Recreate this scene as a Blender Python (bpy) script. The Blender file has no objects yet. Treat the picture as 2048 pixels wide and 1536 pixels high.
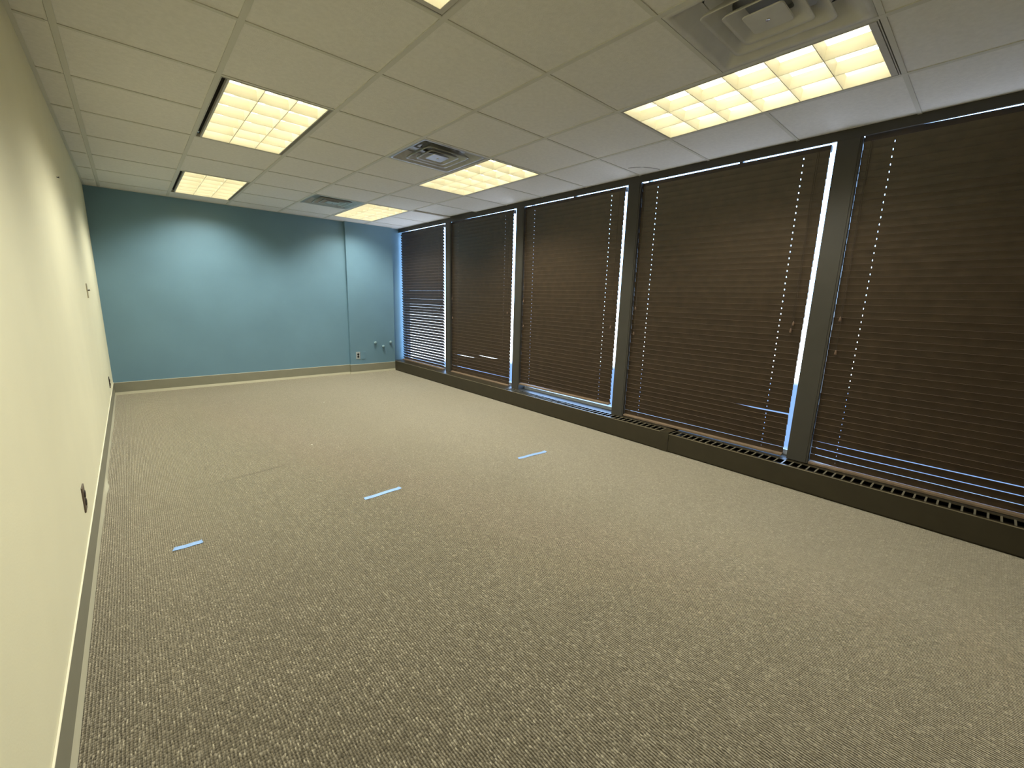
import bpy, bmesh, math, random
from mathutils import Vector, Matrix
R = math.radians
random.seed(7)
COL = bpy.context.scene.collection
T = 0.6096                      # ceiling module
ZC = 2.39                       # ceiling height
XL, XW, XR = -0.123, 3.67, 3.52 # left wall, window wall, heater front
YB, YC, YF = 4.014, 3.962, -4.7 # back wall, column face, wall behind the camera

# ------------------------------------------------------------------ helpers
class MB:
    """collects shapes, then links them as one mesh object"""
    def __init__(self): self.v = []; self.f = []; self.m = []
    def quad(self, pts, mi=0):
        n = len(self.v); self.v += [tuple(p) for p in pts]
        self.f.append(tuple(range(n, n + len(pts)))); self.m.append(mi)
    def box(self, x0, x1, y0, y1, z0, z1, mi=0, M=None):
        n = len(self.v)
        P = [(x, y, z) for z in (z0, z1) for y in (y0, y1) for x in (x0, x1)]
        if M is not None: P = [tuple(M @ Vector(p)) for p in P]
        self.v += P
        for q in ((0,2,3,1),(4,5,7,6),(0,1,5,4),(2,6,7,3),(0,4,6,2),(1,3,7,5)):
            self.f.append(tuple(n + i for i in q)); self.m.append(mi)
    def lathe(self, prof, seg=20, M=None, mi=0, close=True):
        """profile of (radius, height) turned about z"""
        n = len(self.v)
        for r, z in prof:
            for k in range(seg):
                a = 2 * math.pi * k / seg
                p = Vector((r * math.cos(a), r * math.sin(a), z))
                self.v.append(tuple(M @ p) if M is not None else tuple(p))
        for i in range(len(prof) - 1):
            for k in range(seg):
                k2 = (k + 1) % seg
                self.f.append((n+i*seg+k, n+i*seg+k2, n+(i+1)*seg+k2, n+(i+1)*seg+k)); self.m.append(mi)
        if close:
            self.f.append(tuple(n + k for k in reversed(range(seg)))); self.m.append(mi)
            L = n + (len(prof)-1)*seg
            self.f.append(tuple(L + k for k in range(seg))); self.m.append(mi)
    def tube(self, pts, r, seg=8, mi=0):
        n = len(self.v); pts = [Vector(p) for p in pts]
        for i, p in enumerate(pts):
            d = (pts[min(i+1, len(pts)-1)] - pts[max(i-1, 0)]).normalized()
            u = d.orthogonal().normalized(); w = d.cross(u)
            for k in range(seg):
                a = 2*math.pi*k/seg
                self.v.append(tuple(p + r*(math.cos(a)*u + math.sin(a)*w)))
        for i in range(len(pts)-1):
            for k in range(seg):
                k2 = (k+1) % seg
                self.f.append((n+i*seg+k, n+i*seg+k2, n+(i+1)*seg+k2, n+(i+1)*seg+k)); self.m.append(mi)
        self.f.append(tuple(n+k for k in reversed(range(seg)))); self.m.append(mi)
        self.f.append(tuple(n+(len(pts)-1)*seg+k for k in range(seg))); self.m.append(mi)
    def sweep(self, prof, path, mi=0, mat_of=None):
        """profile rings given per path point: list of rings (closed profile)"""
        n = len(self.v); k = len(prof)
        for ring in path:
            self.v += [tuple(p) for p in ring]
        for i in range(len(path)-1):
            for j in range(k):
                j2 = (j+1) % k
                self.f.append((n+i*k+j, n+i*k+j2, n+(i+1)*k+j2, n+(i+1)*k+j))
                self.m.append(mat_of[j] if mat_of else mi)
        self.f.append(tuple(n+j for j in reversed(range(k)))); self.m.append(mi)
        self.f.append(tuple(n+(len(path)-1)*k+j for j in range(k))); self.m.append(mi)
    def build(self, name, mats, parent=None, smooth=False, bevel=0, loc=None):
        me = bpy.data.meshes.new(name)
        me.from_pydata(self.v, [], self.f)
        if not isinstance(mats, (list, tuple)): mats = [mats]
        for m in mats: me.materials.append(m)
        me.polygons.foreach_set('material_index', self.m)
        bm = bmesh.new(); bm.from_mesh(me)
        bmesh.ops.recalc_face_normals(bm, faces=bm.faces)
        bm.to_mesh(me); bm.free()
        if smooth: me.polygons.foreach_set('use_smooth', [True]*len(me.polygons))
        me.update()
        o = bpy.data.objects.new(name, me); COL.objects.link(o)
        if parent is not None: o.parent = parent
        if loc is not None: o.location = loc
        if bevel:
            b = o.modifiers.new('bevel', 'BEVEL'); b.width = bevel; b.segments = 2; b.limit_method = 'ANGLE'
        return o

def empty(name, label, cat, loc=(0,0,0), rot=(0,0,0), group=None):
    o = bpy.data.objects.new(name, None); COL.objects.link(o)
    o.empty_display_size = .05
    o.location = loc; o.rotation_euler = rot
    return tag(o, label, cat, group)
def tag(o, label, cat, group=None):
    o['label'] = label; o['category'] = cat
    if group: o['group'] = group
    return o
def struct(o, label=None, cat=None):
    o['kind'] = 'structure'
    if label: o['label'] = label
    if cat: o['category'] = cat
    return o

# ------------------------------------------------------------------ materials
def mat(name, col, rough=.6, metal=0, spec=.5, noise=0, nscale=30, bump=0, bscale=200, emit=None, emits=0):
    m = bpy.data.materials.new(name); m.use_nodes = True
    nt = m.node_tree; b = nt.nodes['Principled BSDF']
    b.inputs['Base Color'].default_value = (*col, 1)
    b.inputs['Roughness'].default_value = rough
    b.inputs['Metallic'].default_value = metal
    b.inputs['Specular IOR Level'].default_value = spec
    if emit:
        b.inputs['Emission Color'].default_value = (*emit, 1); b.inputs['Emission Strength'].default_value = emits
    tc = nt.nodes.new('ShaderNodeTexCoord')
    if noise:
        n = nt.nodes.new('ShaderNodeTexNoise'); n.inputs['Scale'].default_value = nscale; n.inputs['Detail'].default_value = 4
        nt.links.new(tc.outputs['Object'], n.inputs['Vector'])
        r = nt.nodes.new('ShaderNodeMapRange')
        r.inputs['From Min'].default_value = .3; r.inputs['From Max'].default_value = .7
        r.inputs['To Min'].default_value = 1-noise; r.inputs['To Max'].default_value = 1+noise
        nt.links.new(n.outputs['Fac'], r.inputs['Value'])
        h = nt.nodes.new('ShaderNodeHueSaturation'); h.inputs['Color'].default_value = (*col, 1)
        nt.links.new(r.outputs['Result'], h.inputs['Value'])
        nt.links.new(h.outputs['Color'], b.inputs['Base Color'])
    if bump:
        n = nt.nodes.new('ShaderNodeTexNoise'); n.inputs['Scale'].default_value = bscale; n.inputs['Detail'].default_value = 3
        nt.links.new(tc.outputs['Object'], n.inputs['Vector'])
        bp = nt.nodes.new('ShaderNodeBump'); bp.inputs['Strength'].default_value = bump; bp.inputs['Distance'].default_value = .002
        nt.links.new(n.outputs['Fac'], bp.inputs['Height']); nt.links.new(bp.outputs['Normal'], b.inputs['Normal'])
    return m

M = {}
M['cream'] = mat('cream_paint', (.83,.785,.56), .55, spec=.3, noise=.02, nscale=3, bump=.15, bscale=160)
M['teal'] = mat('teal_paint', (.150,.268,.348), .38, spec=.45, noise=.05, nscale=2.2, bump=.25, bscale=170)
M['tile'] = mat('ceiling_tile', (.80,.785,.74), .9, spec=.1, noise=.035, nscale=45, bump=.6, bscale=170)
M['tee'] = mat('ceiling_tee', (.66,.65,.58), .55, spec=.3)
M['dark'] = mat('black_void', (.012,.011,.010), .9, spec=.1)
M['bronze'] = mat('bronze_frame', (.050,.046,.037), .45, spec=.4, noise=.06, nscale=8)
M['sash'] = mat('grey_sash', (.42,.45,.48), .45)
M['heater'] = mat('heater_paint', (.042,.034,.019), .40, spec=.45, noise=.08, nscale=12)
M['bar'] = mat('grille_bar', (.19,.17,.12), .4)
M['heateredge'] = mat('heater_edge_highlight', (.20,.17,.11), .35, noise=.2, nscale=9)  # highlight along the front lip, painted in as a lighter colour
M['wood'] = mat('dark_wood_slat', (.058,.039,.023), .34, spec=.5, noise=.18, nscale=14)
M['slatedge'] = mat('lit_slat_edge', (.175,.125,.09), .4)  # lamplight catching the slat edges, painted in as a lighter rim
M['rail'] = mat('rail_wood', (.22,.155,.10), .5, noise=.15, nscale=20)
M['cord'] = mat('brown_cord', (.05,.035,.025), .8)
M['tassel'] = mat('tassel_wood', (.16,.10,.065), .4)
M['lampframe'] = mat('lamp_frame', (.55,.53,.48), .45)
M['slot'] = mat('air_slot', (.018,.015,.012), .8, spec=.1)
M['louver'] = mat('louver_white', (.86,.83,.70), .5, spec=.3)
M['housing'] = mat('lamp_housing', (.88,.86,.78), .5)
M['tube'] = mat('lamp_tube', (.9,.9,.85), .5, emit=(1,.93,.70), emits=5)
M['chrome'] = mat('latch_metal', (.85,.85,.85), .2, metal=1)
M['vent'] = mat('vent_enamel', (.60,.59,.54), .38, spec=.5, noise=.05, nscale=14)
M['ventmetal'] = mat('vent_metal', (.50,.50,.47), .30, metal=.6, noise=.1, nscale=20)
M['duct'] = mat('duct_dark', (.34,.35,.36), .6)
M['base'] = mat('base_vinyl', (.245,.235,.17), .42, spec=.4, noise=.05, nscale=6)
M['basetoe'] = mat('base_toe_highlight', (.50,.47,.34), .45, spec=.4)  # paler than the vinyl above, to paint in the highlight on the toe
M['caulk'] = mat('caulk', (.74,.70,.55), .6)
M['brownplate'] = mat('brown_plastic', (.105,.075,.052), .4)
M['browndark'] = mat('brown_receptacle', (.035,.025,.017), .4)
M['cap'] = mat('pale_teal_paint', (.26,.40,.45), .35)
M['ivory'] = mat('aluminium_plate', (.36,.40,.41), .35)
M['blk'] = mat('black_plastic', (.012,.012,.012), .4)
M['switch'] = mat('switch_plate', (.42,.36,.22), .4)
M['tape'] = mat('blue_tape', (.27,.43,.74), .65, spec=.3, noise=.08, nscale=60, bump=.3, bscale=300)
M['scrap'] = mat('white_scrap', (.85,.82,.72), .7)
M['crack'] = mat('tile_crack', (.16,.15,.13), .9)

def glass_mat():
    m = bpy.data.materials.new('window_glass'); m.use_nodes = True
    nt = m.node_tree; nt.nodes.clear()
    o = nt.nodes.new('ShaderNodeOutputMaterial'); mx = nt.nodes.new('ShaderNodeMixShader')
    t = nt.nodes.new('ShaderNodeBsdfTransparent'); g = nt.nodes.new('ShaderNodeBsdfGlossy')
    t.inputs['Color'].default_value = (.82,.88,.94,1); g.inputs['Roughness'].default_value = .02
    f = nt.nodes.new('ShaderNodeLayerWeight'); f.inputs['Blend'].default_value = .5
    p = nt.nodes.new('ShaderNodeMath'); p.operation = 'POWER'; p.inputs[1].default_value = 5
    q = nt.nodes.new('ShaderNodeMath'); q.operation = 'MULTIPLY_ADD'; q.inputs[1].default_value = .6; q.inputs[2].default_value = .03
    nt.links.new(f.outputs['Facing'], p.inputs[0]); nt.links.new(p.outputs[0], q.inputs[0])
    nt.links.new(q.outputs[0], mx.inputs['Fac']); nt.links.new(t.outputs[0], mx.inputs[1])
    nt.links.new(g.outputs[0], mx.inputs[2]); nt.links.new(mx.outputs[0], o.inputs['Surface'])
    return m
M['glass'] = glass_mat()

def carpet_mat():
    m = bpy.data.materials.new('loop_carpet'); m.use_nodes = True
    nt = m.node_tree; N = nt.nodes.new; L = nt.links.new
    b = nt.nodes['Principled BSDF']; b.inputs['Roughness'].default_value = .95
    b.inputs['Specular IOR Level'].default_value = .05
    b.inputs['Sheen Weight'].default_value = .86; b.inputs['Sheen Roughness'].default_value = .5; b.inputs['Sheen Tint'].default_value = (1,.90,.70,1)
    tc = N('ShaderNodeTexCoord')
    # warp so the rows wander a little
    wn = N('ShaderNodeTexNoise'); wn.inputs['Scale'].default_value = 14; wn.inputs['Detail'].default_value = 2
    L(tc.outputs['Object'], wn.inputs['Vector'])
    wa = N('ShaderNodeVectorMath'); wa.operation = 'MULTIPLY_ADD'
    wa.inputs[1].default_value = (.0045,.006,0); L(wn.outputs['Color'], wa.inputs[0]); L(tc.outputs['Object'], wa.inputs[2])
    mp = N('ShaderNodeMapping'); mp.inputs['Scale'].default_value = (2/.0087, 105, 1); L(wa.outputs[0], mp.inputs['Vector'])
    v = N('ShaderNodeTexVoronoi'); v.voronoi_dimensions = '2D'; v.inputs['Scale'].default_value = 1; v.inputs['Randomness'].default_value = .5
    L(mp.outputs[0], v.inputs['Vector'])
    wh = N('ShaderNodeTexWhiteNoise'); wh.noise_dimensions = '3D'; L(v.outputs['Position'], wh.inputs['Vector'])
    ramp = N('ShaderNodeValToRGB'); e = ramp.color_ramp.elements
    e[0].position = 0; e[0].color = (.058,.048,.029,1)
    e[1].position = 1; e[1].color = (.42,.375,.27,1)
    for p, c in ((.22,(.09,.076,.048,1)),(.5,(.126,.107,.070,1)),(.75,(.155,.134,.09,1)),(.92,(.245,.215,.15,1))):
        q = e.new(p); q.color = c
    L(wh.outputs['Value'], ramp.inputs['Fac'])
    # dark gaps between loops
    g = N('ShaderNodeMapRange'); g.inputs['From Min'].default_value = .25; g.inputs['From Max'].default_value = .75
    g.inputs['To Min'].default_value = 1.12; g.inputs['To Max'].default_value = .55; L(v.outputs['Distance'], g.inputs['Value'])
    mul = N('ShaderNodeVectorMath'); mul.operation = 'SCALE'; L(ramp.outputs['Color'], mul.inputs[0]); L(g.outputs['Result'], mul.inputs['Scale'])
    # tufted rows running along y, 8.7 mm apart
    sw = N('ShaderNodeSeparateXYZ'); L(wa.outputs[0], sw.inputs[0])
    ph = N('ShaderNodeMath'); ph.operation = 'MULTIPLY'; ph.inputs[1].default_value = 2*math.pi/.0087; L(sw.outputs['X'], ph.inputs[0])
    sn = N('ShaderNodeMath'); sn.operation = 'SINE'; L(ph.outputs[0], sn.inputs[0])
    rb = N('ShaderNodeMapRange'); rb.inputs['From Min'].default_value = -1; rb.inputs['To Min'].default_value = .42; rb.inputs['To Max'].default_value = 1.18
    L(sn.outputs[0], rb.inputs['Value'])
    mulr = N('ShaderNodeVectorMath'); mulr.operation = 'SCALE'; L(mul.outputs[0], mulr.inputs[0]); L(rb.outputs['Result'], mulr.inputs['Scale'])
    mul = mulr
    # broad wear blotches
    bl = N('ShaderNodeTexNoise'); bl.inputs['Scale'].default_value = 1.6; bl.inputs['Detail'].default_value = 3; L(tc.outputs['Object'], bl.inputs['Vector'])
    br = N('ShaderNodeMapRange'); br.inputs['From Min'].default_value = .3; br.inputs['From Max'].default_value = .7
    br.inputs['To Min'].default_value = .93; br.inputs['To Max'].default_value = 1.07; L(bl.outputs['Fac'], br.inputs['Value'])
    mul2 = N('ShaderNodeVectorMath'); mul2.operation = 'SCALE'; L(mul.outputs[0], mul2.inputs[0]); L(br.outputs['Result'], mul2.inputs['Scale'])
    # one dark scuff: distance to the line (0.30,0.36)-(0.88,0.455)
    sx = N('ShaderNodeSeparateXYZ'); L(tc.outputs['Object'], sx.inputs[0])
    def math_(op, a, bb=None, c=None):
        n = N('ShaderNodeMath'); n.operation = op
        for i, q in enumerate((a, bb, c)):
            if q is None: continue
            if isinstance(q, (int, float)): n.inputs[i].default_value = q
            else: L(q, n.inputs[i])
        return n.outputs[0]
    line = math_('SUBTRACT', sx.outputs['Y'], math_('MULTIPLY_ADD', sx.outputs['X'], .155, .316))
    line = math_('ADD', line, math_('MULTIPLY_ADD', wn.outputs['Fac'], .010, -.005))
    dl = math_('ABSOLUTE', line)
    inl = N('ShaderNodeMapRange'); inl.interpolation_type = 'SMOOTHSTEP'
    inl.inputs['From Min'].default_value = .006; inl.inputs['From Max'].default_value = .018
    inl.inputs['To Min'].default_value = 1; inl.inputs['To Max'].default_value = 0; L(dl, inl.inputs['Value'])
    along = N('ShaderNodeMapRange'); along.interpolation_type = 'SMOOTHSTEP'
    along.inputs['From Min'].default_value = .18; along.inputs['From Max'].default_value = .75; L(sx.outputs['X'], along.inputs['Value'])
    cut = math_('LESS_THAN', sx.outputs['X'], .87)
    k = math_('MULTIPLY', math_('MULTIPLY', inl.outputs['Result'], along.outputs['Result']), cut)
    sc = math_('MULTIPLY_ADD', k, -.86, 1)
    mul3 = N('ShaderNodeVectorMath'); mul3.operation = 'SCALE'; L(mul2.outputs[0], mul3.inputs[0]); L(sc, mul3.inputs['Scale'])
    L(mul3.outputs[0], b.inputs['Base Color'])
    hgt = N('ShaderNodeMath'); hgt.operation = 'MULTIPLY_ADD'; hgt.inputs[1].default_value = -.55; L(sn.outputs[0], hgt.inputs[0]); L(v.outputs['Distance'], hgt.inputs[2])
    bp = N('ShaderNodeBump'); bp.inputs['Strength'].default_value = .8; bp.inputs['Distance'].default_value = .0035; bp.invert = True
    L(hgt.outputs[0], bp.inputs['Height']); L(bp.outputs['Normal'], b.inputs['Normal'])
    return m
M['carpet'] = carpet_mat()

# ------------------------------------------------------------------ setting
m = MB(); m.box(-.4, 4.2, YF-.2, 4.3, -.1, 0)
struct(m.build('floor', M['carpet']), 'taupe loop-pile carpet floor', 'floor')

m = MB(); m.box(XL-.15, XL, YF-.2, 4.25, 0, 2.75)
struct(m.build('wall_left', M['cream']), 'cream painted left wall', 'wall')
m = MB()   # teal end wall with its shallow column, and a set-back strip beside the first window
pl = [(XL-.15,YB),(2.74,YB),(2.74,YC),(XR,YC),(XR,4.035),(3.86,4.035),(3.86,4.25),(XL-.15,4.25)]
for i in range(len(pl)):
    a, b = pl[i], pl[(i+1) % len(pl)]
    m.quad([(a[0],a[1],0),(b[0],b[1],0),(b[0],b[1],2.75),(a[0],a[1],2.75)])
m.quad([(x,y,2.75) for x,y in pl]); m.quad([(x,y,0) for x,y in reversed(pl)])
struct(m.build('wall_back', M['teal']), 'teal painted end wall with a shallow column', 'wall')
m = MB(); m.box(XL-.15, 4.1, YF-.2, YF, 0, 2.75)
struct(m.build('wall_front', M['cream']), 'cream wall behind the camera', 'wall')
m = MB()
m.box(XW, 3.95, YF, -3.735, 0, 2.75)                 # solid stretch past the last window
m.box(3.80, 3.95, -3.735, 4.035, 0, .18)             # upstand behind the heater
m.box(3.69, 3.95, -3.735, 4.035, 2.62, 2.75)         # lintel
struct(m.build('wall_right', M['bronze']), 'dark window wall', 'wall')

# ceiling: tiles and tee grid with openings for lamps and vents
lamps = [(1,-4),(1,0),(1,4),(4,-4),(4,0),(4,4)]
vents = [(3,-4),(3,0),(3,4)]
hole = set()
for i, j in lamps: hole |= {(i,j),(i,j+1)}
hole |= set(vents)
m = MB(); h = .0045
xs = [XL] + [i*T for i in range(0, 6)] + [XW-.002]
ys = [YF] + [j*T for j in range(-7, 7)] + [4.05]
for a in range(len(xs)-1):
    for b in range(len(ys)-1):
        i, j = a-1, b-8
        if (i, j) in hole: continue
        x0, x1, y0, y1 = xs[a], xs[a+1], ys[b], ys[b+1]
        z = ZC + h
        if (i, j) == (5, 3): z += .016      # one badly seated tile
        m.box(x0+.002, x1-.002, y0+.002, y1-.002, z, z+.015, 0)
tw = .0125
for i in range(0, 6):                        # main tees, cut at lamp openings only by their own width
    x = i*T + (.012 if i == 0 else 0)
    m.box(x-tw, x+tw, YF, 4.03, ZC, ZC+h-.0002, 1)
for b in range(1, len(ys)-1):
    for a in range(len(xs)-1):
        i, j = a-1, b-8
        if (i, j) in hole and (i, j-1) in hole and not (i, j) in vents and not (i, j-1) in vents: continue
        x0 = xs[a]+(tw if a > 0 else 0); x1 = xs[a+1]-(tw if a < len(xs)-2 else 0)
        m.box(x0, x1, ys[b]-tw*.8, ys[b]+tw*.8, ZC+.0004, ZC+h-.0004, 1)
m.box(XL, XL+.018, YF, YB, ZC, ZC+h-.0002, 1)
m.box(XL, 2.75, YB-.018, YB, ZC, ZC+h-.0002, 1)
m.box(2.74, XR, YC-.018, YC, ZC, ZC+h-.0002, 1)
m.box(XL-.1, 3.72, YF, 4.1, ZC+.30, ZC+.32, 0)    # slab above
# hairline arc across one tile beside the third blind
arc = [(3.412,-.652),(3.431,-.697),(3.453,-.731),(3.486,-.763),(3.526,-.790),(3.57,-.811),(3.616,-.826)]
ceil = struct(m.build('ceiling', [M['tile'], M['tee']]), 'suspended ceiling of square tiles in a tee grid', 'ceiling')
m = MB(); m.tube([(x, y, ZC+h) for x, y in arc], .0028, 6); m.build('tile_crack', M['crack'], ceil)

# base boards with a flared toe
def base_ring(px, py, nx, ny, hgt, flare=.0125):
    prof = [(.0005,0),(flare,0),(flare-.0008,.005),(.0078,.022),(.005,.034),(.005,hgt-.004),(.0055,hgt-.0035),(.0055,hgt),(.0005,hgt)]
    return [(px+nx*d, py+ny*d, z+.001) for d, z in prof]
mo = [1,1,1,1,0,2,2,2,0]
m = MB(); path = []
y = YF
while y < YB-.02:
    w = .010*math.exp(-((y-.72)/.10)**2) + .003*math.sin(y*3.1)*(1 if y > -1 else .3)
    path.append(base_ring(XL, y, 1, 0, .168, .0125+max(0,w))); y += .05
path.append(base_ring(XL, YB, 1, 0, .160))
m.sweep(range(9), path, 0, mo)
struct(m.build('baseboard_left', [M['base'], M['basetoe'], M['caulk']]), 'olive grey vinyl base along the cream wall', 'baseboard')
m = MB()
s = math.sqrt(.5)
pts = [((XL+.006,YB),(0,-1)),((2.74,YB),(-1,-1)),((2.74,YC),(-1,-1)),((XR-.002,YC),(0,-1))]
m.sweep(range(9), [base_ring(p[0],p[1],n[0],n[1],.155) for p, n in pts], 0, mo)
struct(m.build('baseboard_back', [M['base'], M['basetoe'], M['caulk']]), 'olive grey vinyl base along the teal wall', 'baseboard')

# window wall: fascia, mullions, windows
m = MB(); m.box(XW-.002, XW+.016, -3.735, 4.03, 2.337, 2.70)
struct(m.build('trim_1', M['bronze'], bevel=.001), 'dark fascia above the blinds', 'trim')
MUL = [(2.575,2.445),(1.04,.91),(-.49,-.625),(-2.055,-2.19),(-3.60,-3.735)]
for n, (a, b) in enumerate(MUL):
    m = MB(); m.box(XW, 3.86, b, a, .172, 2.337)
    m.box(XW-.003, XW+.002, b+.012, a-.012, .172, 2.337)
    struct(m.build('trim_%d' % (n+2), M['bronze'], bevel=.0015), ['dark bronze mullion between the two blinds nearest the teal wall','dark bronze mullion between second and third blinds from the teal wall','dark bronze mullion on the far side of the fourth blind','wide dark bronze mullion beside the nearest blind','dark bronze post past the nearest blind'][n], 'mullion')
BAY = [(4.03,2.575),(2.445,1.04),(.91,-.49),(-.625,-2.055),(-2.19,-3.60)]
for n, (a, b) in enumerate(BAY):
    m = MB(); f = .035
    m.box(3.785, 3.845, b, a, .172, .192); m.box(3.775, 3.80, b, a, .160, .205)
    m.box(3.785, 3.845, b, a, 2.56, 2.62)
    m.box(3.79, 3.84, b, b+.012, .192, 2.56); m.box(3.79, 3.84, a-.012, a, .192, 2.56)
    w = struct(m.build('window_%d' % (n+1), M['sash'], bevel=.001), 'tall window behind the %s blind' % ['first','second','third','fourth','fifth'][n], 'window')
    g = MB(); g.box(3.812, 3.818, b+.012, a-.012, .192, 2.56)
    g.build('pane', M['glass'], w)

# ------------------------------------------------------------------ blinds
PITCH, SW = .0438, .050
def make_blind(far, near, tilt, rail_z, label, opts):
    """slats run along y; rout holes pass the ladder cords"""
    cy, hw = (far+near)/2, (far-near)/2
    root = empty('window_blind', label, 'blind', (3.700, cy, rail_z), group='dark wood blinds along the window wall')
    z0 = rail_z
    top = opts.get('top', 2.3365)
    hr = MB(); hr.box(.004, .040, -hw, hw, -.04, 0)
    for yy in opts.get('brk', ()): hr.box(.006, .038, yy-cy-.012, yy-cy+.012, -.03, .02)
    o = hr.build('headrail', M['wood'], root, bevel=.0015, loc=(0,0,top-z0)); o.rotation_euler = (opts.get('roll', 0), 0, 0)
    sl = MB()
    inset, hh = .150, opts.get('hole', .0031)
    holes = [-hw+inset, hw-inset]
    ysg = sorted([-hw, -hw+.07, hw-.07, hw] + [a+b for a in holes for b in (-hh, hh)] + [-.66*hw, -.52*hw, -.38*hw, -.2*hw, 0, .2*hw, .38*hw, .52*hw, .66*hw])
    zs = []
    z, low = top-.040-.018, rail_z+opts.get('clear', .042)
    n = round((z-low)/PITCH); pitch = (z-low)/n
    zs = [z-k*pitch for k in range(n+1)]
    rs = random.Random(opts.get('seed', 1))
    for k, z in enumerate(reversed(zs)):          # k counts up from the bottom rail
        t0 = tilt + rs.uniform(-1, 1)*opts.get('jit', 1.2); t1 = t0 + rs.uniform(-.8,.8)
        sag = next((c for zl, c in opts.get('sag', ()) if abs(z+.022-zl) <= PITCH/2), None)
        def drop(yy):                             # a slat hanging low opens a thin line of light above it
            if not sag: return 0
            t = (yy+hw)/(2*hw)
            for (a, da), (b, db) in zip(sag, sag[1:]):
                if a <= t <= b: return da+(db-da)*(t-a)/(b-a)
            return 0
        dz = rs.uniform(-.0012,.0012); sh = rs.uniform(-.001,.001)
        n = len(sl.v); us = [-SW/2, -.0052, .0052, SW/2]
        for iy, yy in enumerate(ysg):
            t = R(t0 + (t1-t0)*(yy+hw)/(2*hw))
            for u in us:                          # u<0 is the room edge, tilted up
                crown = .0012*(1-(u/(SW/2))**2)
                x = u*math.cos(t) + crown*math.sin(t); zz = -u*math.sin(t) + crown*math.cos(t)
                sl.v.append((x, yy+sh, z-z0+dz+zz-drop(yy)))
        for iy in range(len(ysg)-1):
            for iu in range(3):
                if iu == 1 and any(abs(ysg[iy]+hh-q) < 1e-6 for q in holes): continue
                a = n+iy*4+iu
                sl.f.append((a, a+1, a+5, a+4)); sl.m.append(0)
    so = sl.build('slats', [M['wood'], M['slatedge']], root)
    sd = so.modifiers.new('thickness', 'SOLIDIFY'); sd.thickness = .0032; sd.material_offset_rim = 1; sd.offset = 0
    br = MB(); br.box(-.024, .024, -hw, hw, 0, .016)
    for yy in (-hw+inset, hw-inset): br.box(-.026, -.020, yy-.02, yy+.02, -.0005, .012)
    o = br.build('bottom_rail', M['rail'], root, bevel=.002); o.rotation_euler = (opts.get('rail_roll', 0), R(-7), 0)
    for (yy, zz) in opts['cords']:
        c = MB(); c.tube([(-.024, yy-cy, top-.03-z0), (-.022, yy-cy+.002, (top+zz)/2-z0), (-.021, yy-cy, zz+.012-z0)], .0011, 6)
        co = c.build('pull_cord', M['cord'], root)
        q = MB(); q.lathe([(.0015,.018),(.004,.014),(.0065,.004),(.0080,-.006),(.0075,-.012),(.003,-.015)], 12, Matrix.Translation((-.021, yy-cy, zz-z0)))
        q.build('tassel', M['tassel'], co, smooth=True)
    return root

make_blind(3.985, 2.66, 57.5, .177, 'dark wood blind next to the teal wall, slats open enough to show bright stripes', dict(roll=R(0), hole=.002, seed=3, jit=1.0, cords=[(3.93,1.25),(3.92,.99),(2.72,1.13)]))
make_blind(2.4435, 1.12, 75, .177, 'second dark wood blind from the teal wall, a few broken light streaks near its foot', dict(roll=R(.35), top=2.341, hole=.002, seed=5, cords=[(2.41,1.27),(2.40,.99),(1.17,1.11)], sag=[(.475,[(0,0),(.52,0),(.62,.010),(.92,.010),(1,0)]),(.52,[(0,0),(.17,0),(.23,.009),(.38,.009),(.44,0),(1,0)]),(.30,[(0,.004),(.5,.008),(.95,.008),(1,.002)]),(.25,[(0,.008),(.95,.008),(1,.002)])]))
make_blind(.9085, -.443, 75, .243, 'third dark wood blind, its bottom rail raised above the heater with blue light under it', dict(roll=R(.05), brk=[.18], seed=8, rail_roll=R(-.5), cords=[(.875,1.262),(.865,.965),(-.40,1.033)]))
make_blind(-.6265, -2.02, 75, .180, 'fourth dark wood blind, one bright half streak low on its window-post side', dict(roll=R(-.04), top=2.334, brk=[-1.454], seed=11, cords=[(-.665,1.226),(-.668,.992),(-1.965,1.16),(-1.955,1.11)], sag=[(.495,[(0,.012),(.18,.010),(.27,0),(1,0)]),(.245,[(0,.006),(1,.0075)]),(1.29,[(0,.0035),(.12,.003),(.16,0),(1,0)])]))
make_blind(-2.1918, -3.57, 75, .172, 'nearest dark wood blind, with three bright lines just above its bottom rail', dict(roll=R(.9), top=2.3365, seed=17, cords=[(-2.232,1.205),(-2.240,.982),(-3.53,1.12)], clear=.063, hole=.0019, sag=[(.346,[(0,.008),(.8,.0075),(1,.003)]),(.302,[(0,.015),(.8,.0145),(1,.009)]),(.258,[(0,.022),(.9,.0215),(1,.015)])]))

# ------------------------------------------------------------------ heater covers
def heater(name_label, far, near, slots_from, ztop):
    r = empty('heater_cover', name_label, 'heater', (XR, (far+near)/2, 0), group='low dark heater cover under the windows')
    cy = (far+near)/2; D = 3.668-XR
    a, b = far-cy, near-cy
    m = MB(); m.box(0, .004, b, a, .012, ztop-.002); m.box(.012, .016, b, a, 0, .014)
    m.build('front_panel', M['heater'], r, bevel=.001)
    m = MB(); h = ztop
    m.box(.003, .020, b, a, h-.004, h)                  # behind the front lip
    m.box(D-.028, D+.11, b, a, h-.004, h)               # strip running under the blinds
    s0 = min(a, slots_from-cy)
    if a > s0 + .01: m.box(.020, D-.028, s0, a, h-.004, h)
    y = s0
    while y > b:
        m.box(.020, D-.028, max(b, y-.009), y, h-.004, h, 1); y -= .0505
    m.build('top_grille', [M['heater'], M['bar']], r)
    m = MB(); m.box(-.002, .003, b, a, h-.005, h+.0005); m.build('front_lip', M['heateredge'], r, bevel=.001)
    m = MB(); m.box(.010, D+.11, b, a, h-.044, h-.040)
    m.build('inner_tray', M['heater'], r)
    return r
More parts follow.
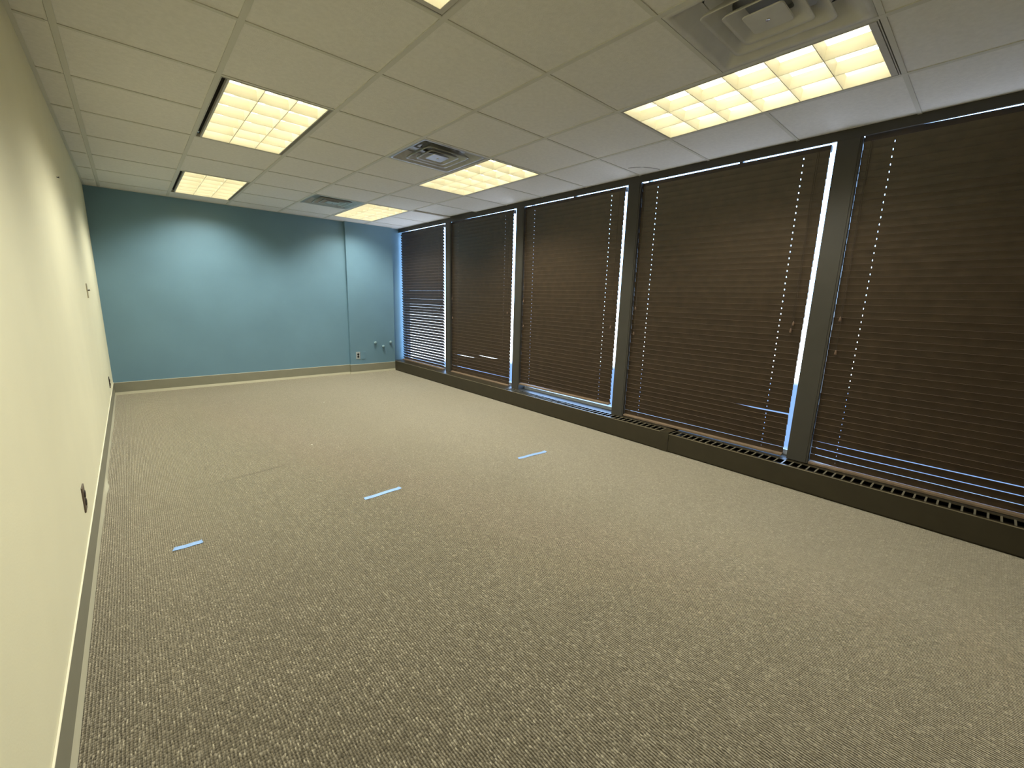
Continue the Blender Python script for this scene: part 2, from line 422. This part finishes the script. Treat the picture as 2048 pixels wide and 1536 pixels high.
heater('long dark heater cover running from the teal wall to the joint under the fourth blind', 4.03, -1.118, 1.02, .172)
heater('nearer length of dark heater cover, past the joint under the fourth blind', -1.200, -3.73, -1.2, .166)
m = MB(); m.box(-.0045, -.0025, -.041, .041, .004, .1745); m.box(-.0045, .13, -.041, .041, .1745, .1765)
o = m.build('heater_joint_cover', M['heater'], bevel=.001, loc=(XR, -1.159, 0))
tag(o, 'raised splice plate bridging the joint between the two heater covers', 'joint cover')

# ------------------------------------------------------------------ ceiling lamps
def make_lamp(i, j, label, sl, lip, latch, watt=1):
    """sl: dark slot widths (left,right,near,far); lip: pale lip widths in the same order"""
    r = empty('ceiling_light', label, 'ceiling light', ((i+.5)*T, (j+1)*T, ZC), group='recessed louvred ceiling lights')
    hx, hy = T/2-.0135, T-.0135
    ring = MB()
    def rect_ring(mb, o, n, z0, z1, mi=0):
        (a0,a1,b0,b1), (c0,c1,d0,d1) = o, n
        mb.box(a0, c0, b0, b1, z0, z1, mi); mb.box(c1, a1, b0, b1, z0, z1, mi)
        mb.box(c0, c1, b0, d0, z0, z1, mi); mb.box(c0, c1, d1, b1, z0, z1, mi)
    O = (-hx, hx, -hy, hy); I = (-hx+.004, hx-.004, -hy+.004, hy-.004)
    rect_ring(ring, O, I, -.001, .05); ring.build('trim_frame', M['lampframe'], r)
    S = (I[0]+sl[0], I[1]-sl[1], I[2]+sl[2], I[3]-sl[3])
    m = MB(); rect_ring(m, I, S, .022, .05); m.build('air_slot', M['slot'], r)
    Lp = (S[0]+lip[0], S[1]-lip[1], S[2]+lip[2], S[3]-lip[3])
    m = MB(); rect_ring(m, S, Lp, .0, .046); m.build('louver_rim', M['lampframe'], r)
    # louvre blades, wedge section, curved flanks
    m = MB(); x0, x1, y0, y1 = Lp; H = .058
    def blade_y(x, s0, s1):      # runs along y
        pr = [(.0018,0),(.0024,H*.4),(.0045,H*.8),(.0070,H)]
        P = [(x-a, z) for a, z in pr] + [(x+a, z) for a, z in reversed(pr)]
        m.sweep(range(8), [[(p[0], yy, p[1]+.001) for p in P] for yy in (s0, s1)])
    def blade_x(y, s0, s1):
        pr = [(.0018,0),(.0024,H*.4),(.0045,H*.8),(.0070,H)]
        P = [(y-a, z) for a, z in pr] + [(y+a, z) for a, z in reversed(pr)]
        m.sweep(range(8), [[(xx, p[0], p[1]+.001) for p in P] for xx in (s0, s1)])
    for k in (1, 2): blade_y(x0+(x1-x0)*k/3, y0, y1)
    for k in range(1, 6): blade_x(y0+(y1-y0)*k/6, x0, x1)
    m.box(x0, x0+.0015, y0, y1, .001, H); m.box(x1-.0015, x1, y0, y1, .001, H)
    m.box(x0, x1, y0, y0+.0015, .001, H); m.box(x0, x1, y1-.0015, y1, .001, H)
    m.build('louver', M['louver'], r)
    m = MB(); m.box(x0-.006, x1+.006, y0-.006, y1+.006, .135, .14)
    m.box(x0-.006, x0-.0005, y0-.006, y1+.006, .050, .135); m.box(x1+.0005, x1+.006, y0-.006, y1+.006, .050, .135)
    m.box(x0, x1, y0-.006, y0-.0005, .050, .135); m.box(x0, x1, y1+.0005, y1+.006, .050, .135)
    m.build('housing', M['housing'], r)
    for k in range(3):
        xx = x0+(x1-x0)*(k+.5)/3
        m = MB(); m.tube([(xx, y0+.02, .098), (xx, y1-.02, .098)], .0145, 12)
        m.build('fluorescent_tube', M['tube'], r, smooth=True)
    if latch:
        m = MB(); m.box(I[0]+.002, I[0]+.011, y1-.11, y1-.085, .002, .012); m.build('latch', M['chrome'], r, bevel=.002)
    ld = bpy.data.lights.new('lamp_light', 'AREA'); ld.shape = 'RECTANGLE'
    ld.size = (x1-x0)-.02; ld.size_y = (y1-y0)-.02
    ld.energy = LAMP_W*watt; ld.color = (1,.99,.875)
    ld.use_nodes = True; nt = ld.node_tree                # photometric curve of a louvred fitting: cut off towards the horizontal
    em = nt.nodes['Emission']; ge = nt.nodes.new('ShaderNodeNewGeometry'); dt = nt.nodes.new('ShaderNodeVectorMath'); dt.operation = 'DOT_PRODUCT'
    ab = nt.nodes.new('ShaderNodeMath'); ab.operation = 'ABSOLUTE'; cv = nt.nodes.new('ShaderNodeMapRange'); cv.interpolation_type = 'SMOOTHSTEP'
    cv.inputs['From Min'].default_value = CUT[0]; cv.inputs['From Max'].default_value = CUT[1]
    nt.links.new(ge.outputs['Incoming'], dt.inputs[0]); nt.links.new(ge.outputs['Normal'], dt.inputs[1]); nt.links.new(dt.outputs['Value'], ab.inputs[0])
    nt.links.new(ab.outputs[0], cv.inputs['Value']); nt.links.new(cv.outputs['Result'], em.inputs['Strength'])
    lo = bpy.data.objects.new('lamp_light', ld); COL.objects.link(lo); lo.parent = r; lo.location = (0,0,-.003)
    return r
LAMP_W, CUT = 40, (math.cos(R(70)), math.cos(R(51)))
A = [.026,.018,.003,.003]; Al = [.010,.006,.002,.002]
make_lamp(1,-4, 'ceiling light cut off by the top of the photo, only one corner showing', [.003,.003,.003,.003], [.012,.022,.012,.022], 0)
make_lamp(1, 0, 'ceiling light second from the teal wall in the row along the cream wall', A, Al, 1)
make_lamp(1, 4, 'ceiling light close to the teal wall, in the row along the cream wall', A, Al, 1)
make_lamp(4,-4, 'long bright ceiling light nearest the windows and the camera', [.005,.002,.004,.002], [.003,.003,.024,.003], 0, .64)
make_lamp(4, 0, 'ceiling light touching the shiny vent, in the row near the windows', [.005,.004,.003,.003], [.003,.003,.003,.003], 0)
make_lamp(4, 4, 'ceiling light above the teal column in the far corner', [.005,.004,.003,.003], [.003,.003,.003,.003], 0)

# ------------------------------------------------------------------ ceiling vents
def sq(hs, rad, z, n=5):
    P = []
    for cx, cy, a0 in ((1,1,0),(-1,1,90),(-1,-1,180),(1,-1,270)):
        for k in range(n):
            a = R(a0+90*k/(n-1))
            P.append((cx*(hs-rad)+rad*math.cos(a), cy*(hs-rad)+rad*math.sin(a), z))
    return P
def loft(mb, rings, mi=0, cap=False):
    n = len(mb.v); k = len(rings[0])
    for r in rings: mb.v += r
    for i in range(len(rings)-1):
        for j in range(k):
            j2 = (j+1) % k
            mb.f.append((n+i*k+j, n+i*k+j2, n+(i+1)*k+j2, n+(i+1)*k+j)); mb.m.append(mi)
    if cap: mb.f.append(tuple(n+(len(rings)-1)*k+j for j in range(k))); mb.m.append(mi)
def make_vent(i, j, label, mt):
    r = empty('ceiling_vent', label, 'vent', ((i+.5)*T, (j+.5)*T, ZC), group='square ceiling air vents')
    H = T/2-.0112
    m = MB()   # outer frame falling away to the throat
    loft(m, [sq(H,.001,.0012), sq(H-.002,.001,-.0004), sq(H-.018,.015,-.002), sq(H-.03,.02,.004), sq(H-.085,.03,.062), sq(H-.10,.03,.064)])
    m.build('frame', mt, r, smooth=True)
    for hs, up in ((.192,.050),(.132,.040)):
        m = MB()
        loft(m, [sq(hs-.058,.020,up), sq(hs-.030,.024,up*.55), sq(hs-.006,.026,.006), sq(hs,.026,-.003), sq(hs-.002,.025,-.006), sq(hs-.012,.024,.000), sq(hs-.034,.022,up*.5), sq(hs-.062,.019,up-.004)])
        m.build('cone_ring', mt, r, smooth=True)
    m = MB(); loft(m, [sq(.052,.012,.012), sq(.074,.016,-.002), sq(.072,.015,-.006), sq(.06,.012,-.0065), sq(.012,.004,-.0065)], cap=True)
    c = m.build('center_plate', mt, r)
    m = MB(); m.lathe([(.009,-.0062),(.008,-.010),(.003,-.011)], 12); m.build('screw', M['chrome'], c)
    m = MB(); m.lathe([(.135,.066),(.135,.088),(.001,.089)], 28, close=False); m.build('duct_neck', M['duct'], r)
    m = MB()   # plate with the round opening
    n = len(m.v); seg = 28
    Q = []
    for k in range(seg):
        a = 2*math.pi*k/seg; c_, s_ = math.cos(a), math.sin(a); q = (H-.10)/max(abs(c_), abs(s_))
        m.v.append((.135*c_, .135*s_, .066)); m.v.append((q*c_, q*s_, .066))
    for k in range(seg):
        k2 = (k+1) % seg
        m.f.append((n+2*k, n+2*k+1, n+2*k2+1, n+2*k2)); m.m.append(0)
    m.build('throat_plate', mt, r)
    return r
make_vent(3,-4, 'square beige air vent beside the long light nearest the camera', M['vent'])
make_vent(3, 0, 'square shiny air vent in the middle of the ceiling', M['ventmetal'])
make_vent(3, 4, 'small-looking far air vent just above the teal wall', M['ventmetal'])

# ------------------------------------------------------------------ wall fittings
def plate(name, label, cat, loc, rotz, pm, rm, kind, w=.070, hgt=.116):
    """local -y is the room side"""
    r = empty(name, label, cat, loc, (0,0,rotz))
    m = MB(); m.box(-w/2, w/2, -.0055, .001, -hgt/2, hgt/2); m.build('cover_plate', pm, r, bevel=.002)
    if kind == 'outlet':
        for s in (-1, 1):
            m = MB(); Mx = Matrix.Translation((0,-.0055,s*.0195)) @ Matrix.Rotation(R(90),4,'X')
            m.lathe([(.0165,-.001),(.0165,.003),(.0155,.0038)], 20, Mx)
            q = m.build('socket', rm, r)
            m = MB()
            for sx in (-.0062,.0062): m.box(sx-.0012, sx+.0012, -.0100, -.0090, s*.0195, s*.0195+.008)
            m.box(-.0022, .0022, -.0100, -.0090, s*.0195-.009, s*.0195-.005)
            m.build('slots', M['blk'], q)
        m = MB(); m.lathe([(.003,0),(.003,.0012)], 10, Matrix.Translation((0,-.0055,0)) @ Matrix.Rotation(R(90),4,'X')); m.build('screw', M['chrome'], r)
    elif kind == 'switch':
        m = MB(); m.box(-.005, .005, -.020, -.004, -.003, .006, 0, Matrix.Rotation(R(-12),4,'X')); m.build('toggle', rm, r)
    else:
        for s in (-1, 1):
            m = MB(); m.lathe([(.003,0),(.003,.001)], 10, Matrix.Translation((0,-.0055,s*.042)) @ Matrix.Rotation(R(90),4,'X')); m.build('screw', pm, r)
    return r
plate('wall_outlet', 'brown wall outlet on the cream wall in the foreground', 'outlet', (XL, -.302, .330), R(90), M['brownplate'], M['browndark'], 'outlet', .072, .118)
plate('wall_outlet', 'brown wall outlet on the cream wall near the far corner', 'outlet', (XL, 3.19, .297), R(90), M['browndark'], M['browndark'], 'outlet', .072, .116)
plate('light_switch', 'thin toggle light switch on the cream wall', 'switch', (XL, 2.086, 1.248), R(90), M['switch'], M['browndark'], 'switch', .072, .116)
plate('wall_outlet', 'pale wall outlet with black sockets, low on the teal column', 'outlet', (2.863, YC, .302), 0, M['ivory'], M['blk'], 'outlet', .070, .120)
plate('blank_plate', 'teal painted blank plate right of the pale outlet', 'plate', (2.953, YC, .297), 0, M['teal'], M['teal'], 'blank', .070, .120)
for x, z, lab in ((3.157,.505,'leftmost of three round teal pipe caps on the column'),(3.297,.437,'lowest, middle one of three round teal pipe caps on the column'),(3.430,.503,'round teal pipe cap on the column, the one closest to the windows')):
    m = MB(); m.lathe([(.0105,-.003),(.0105,.016),(.019,.018),(.0235,.026),(.0235,.038),(.019,.045),(.008,.049)], 22, Matrix.Translation((0,0,0)) @ Matrix.Rotation(R(90),4,'X'))
    tag(m.build('pipe_cap', M['cap'], smooth=True, loc=(x, YC, z)), lab, 'pipe cap', 'three pipe caps on the teal column')
m = MB(); m.lathe([(.0022,-.004),(.0022,.008),(.006,.009),(.005,.011)], 12, Matrix.Rotation(R(90),4,'Y'))
tag(m.build('nail', M['blk'], loc=(XL, 1.059, 1.935)), 'small dark nail high on the cream wall', 'nail')

# ------------------------------------------------------------------ blue tape and scraps on the carpet
def tape(p0, p1, w, label, seed):
    rs = random.Random(seed)
    a, b = Vector((*p0, 0)), Vector((*p1, 0)); d = (b-a); L = d.length; d.normalize(); nrm = Vector((-d.y, d.x, 0))
    m = MB(); n = 14; rings = []
    c = (a+b)/2
    for k in range(n+1):
        t = k/n; q = a + d*L*t - c
        z = .0022 + .0010*math.sin(t*9+seed) + (.004*(max(0, t-.93)/.07)**2)
        e0 = rs.uniform(-.003,.003) if k in (0, n) else 0
        lo_, hi_ = q - nrm*w/2 + d*e0, q + nrm*w/2 - d*e0 + (d*.012 if k == 0 else Vector((0,0,0)))
        rings.append([(lo_.x, lo_.y, z), (hi_.x, hi_.y, z+.0006), (hi_.x, hi_.y, z+.0012), (lo_.x, lo_.y, z+.0006)])
    m.sweep(range(4), rings)
    tag(m.build('tape_strip', M['tape'], loc=(c.x, c.y, 0)), label, 'tape', 'strips of blue tape on the carpet')
tape((.158,-.392),(.280,-.394), .034, 'shortest strip of blue tape, on the carpet nearest the cream wall', 1)
tape((1.108,-.446),(1.368,-.436), .034, 'middle strip of blue tape on the open carpet', 2)
tape((2.366,-.520),(2.668,-.545), .034, 'strip of blue tape on the carpet closest to the windows', 3)

for x, y, w, lab in ((1.172,.797,.014,'tiny white scrap on the open carpet beyond the middle tape strip'),(1.75,2.265,.016,'tiny white scrap on the carpet further off, towards the teal wall'),(3.475,-1.321,.012,'tiny white scrap at the foot of the heater cover, near the joint')):
    m = MB(); m.sweep(range(5), [[(w*f*.5*math.cos(2*math.pi*k/5+.4), w*f*.35*math.sin(2*math.pi*k/5+.4), z) for k in range(5)] for f, z in ((.9,.0005),(1,.004),(.6,.007))])
    tag(m.build('paper_scrap', M['scrap'], loc=(x, y, 0)), lab, 'scrap', 'white scraps on the carpet')

# ------------------------------------------------------------------ camera
def set_camera():
    yaw, pitch, roll = R(41.84864), R(-11.17065), R(1.644573)
    f = Vector((math.sin(yaw)*math.cos(pitch), math.cos(yaw)*math.cos(pitch), math.sin(pitch)))
    r = Vector((math.cos(yaw), -math.sin(yaw), 0)); u = r.cross(f)
    r2 = r*math.cos(roll) + u*math.sin(roll); u2 = u*math.cos(roll) - r*math.sin(roll)
    cd = bpy.data.cameras.new('camera'); cd.sensor_width = 36; cd.sensor_fit = 'HORIZONTAL'
    cd.lens = 847.40288/2048*36; cd.clip_start = .05
    c = bpy.data.objects.new('camera', cd); COL.objects.link(c)
    c.matrix_world = Matrix(((r2.x,u2.x,-f.x,.13088),(r2.y,u2.y,-f.y,-2.92026),(r2.z,u2.z,-f.z,ZC-1.12119),(0,0,0,1)))
    bpy.context.scene.camera = c
set_camera()

# ------------------------------------------------------------------ daylight
w = bpy.data.worlds.new('sky'); bpy.context.scene.world = w; w.use_nodes = True
nt = w.node_tree; bg = nt.nodes['Background']
tc = nt.nodes.new('ShaderNodeTexCoord'); sp = nt.nodes.new('ShaderNodeSeparateXYZ'); rp = nt.nodes.new('ShaderNodeValToRGB')
mr = nt.nodes.new('ShaderNodeMapRange'); mr.inputs['From Min'].default_value = -1; mr.inputs['From Max'].default_value = 1
nt.links.new(tc.outputs['Generated'], sp.inputs[0]); nt.links.new(sp.outputs['Z'], mr.inputs['Value']); nt.links.new(mr.outputs['Result'], rp.inputs['Fac'])
# bright band far below is unseen, added to light the ceiling; above it shaded bluish facades just under the horizon, sunlit strip, pale sky
S = 9.0
e = rp.color_ramp.elements
def band(z, c): return (z+1)/2, (*[v/S for v in c], 1)
stops = [(-1,(6,5.8,6.3)),(-.42,(6,5.8,6.3)),(-.33,(.46,.70,1.25)),(-.145,(.50,.78,1.4)),(-.13,(6,6,5.8)),(-.03,(6,6.2,6)),(.02,(4.6,6.8,9.4)),(.5,(4,6,9.6)),(1,(3.6,5.6,9.6))]
p, c = band(*stops[0]); e[0].position = p; e[0].color = c
p, c = band(*stops[-1]); e[1].position = p; e[1].color = c
for st in stops[1:-1]:
    p, c = band(*st); q = e.new(p); q.color = c
nt.links.new(rp.outputs['Color'], bg.inputs['Color']); bg.inputs['Strength'].default_value = S

# ------------------------------------------------------------------ view
sc = bpy.context.scene
sc.view_settings.view_transform = 'Standard'; sc.view_settings.look = 'None'
sc.view_settings.gamma = 1; sc.view_settings.use_curve_mapping = False
sc.view_settings.exposure = 0
sc.cycles.max_bounces = 10; sc.cycles.diffuse_bounces = 6; sc.cycles.glossy_bounces = 4
sc.cycles.use_denoising = True
sc.cycles.sample_clamp_indirect = 6
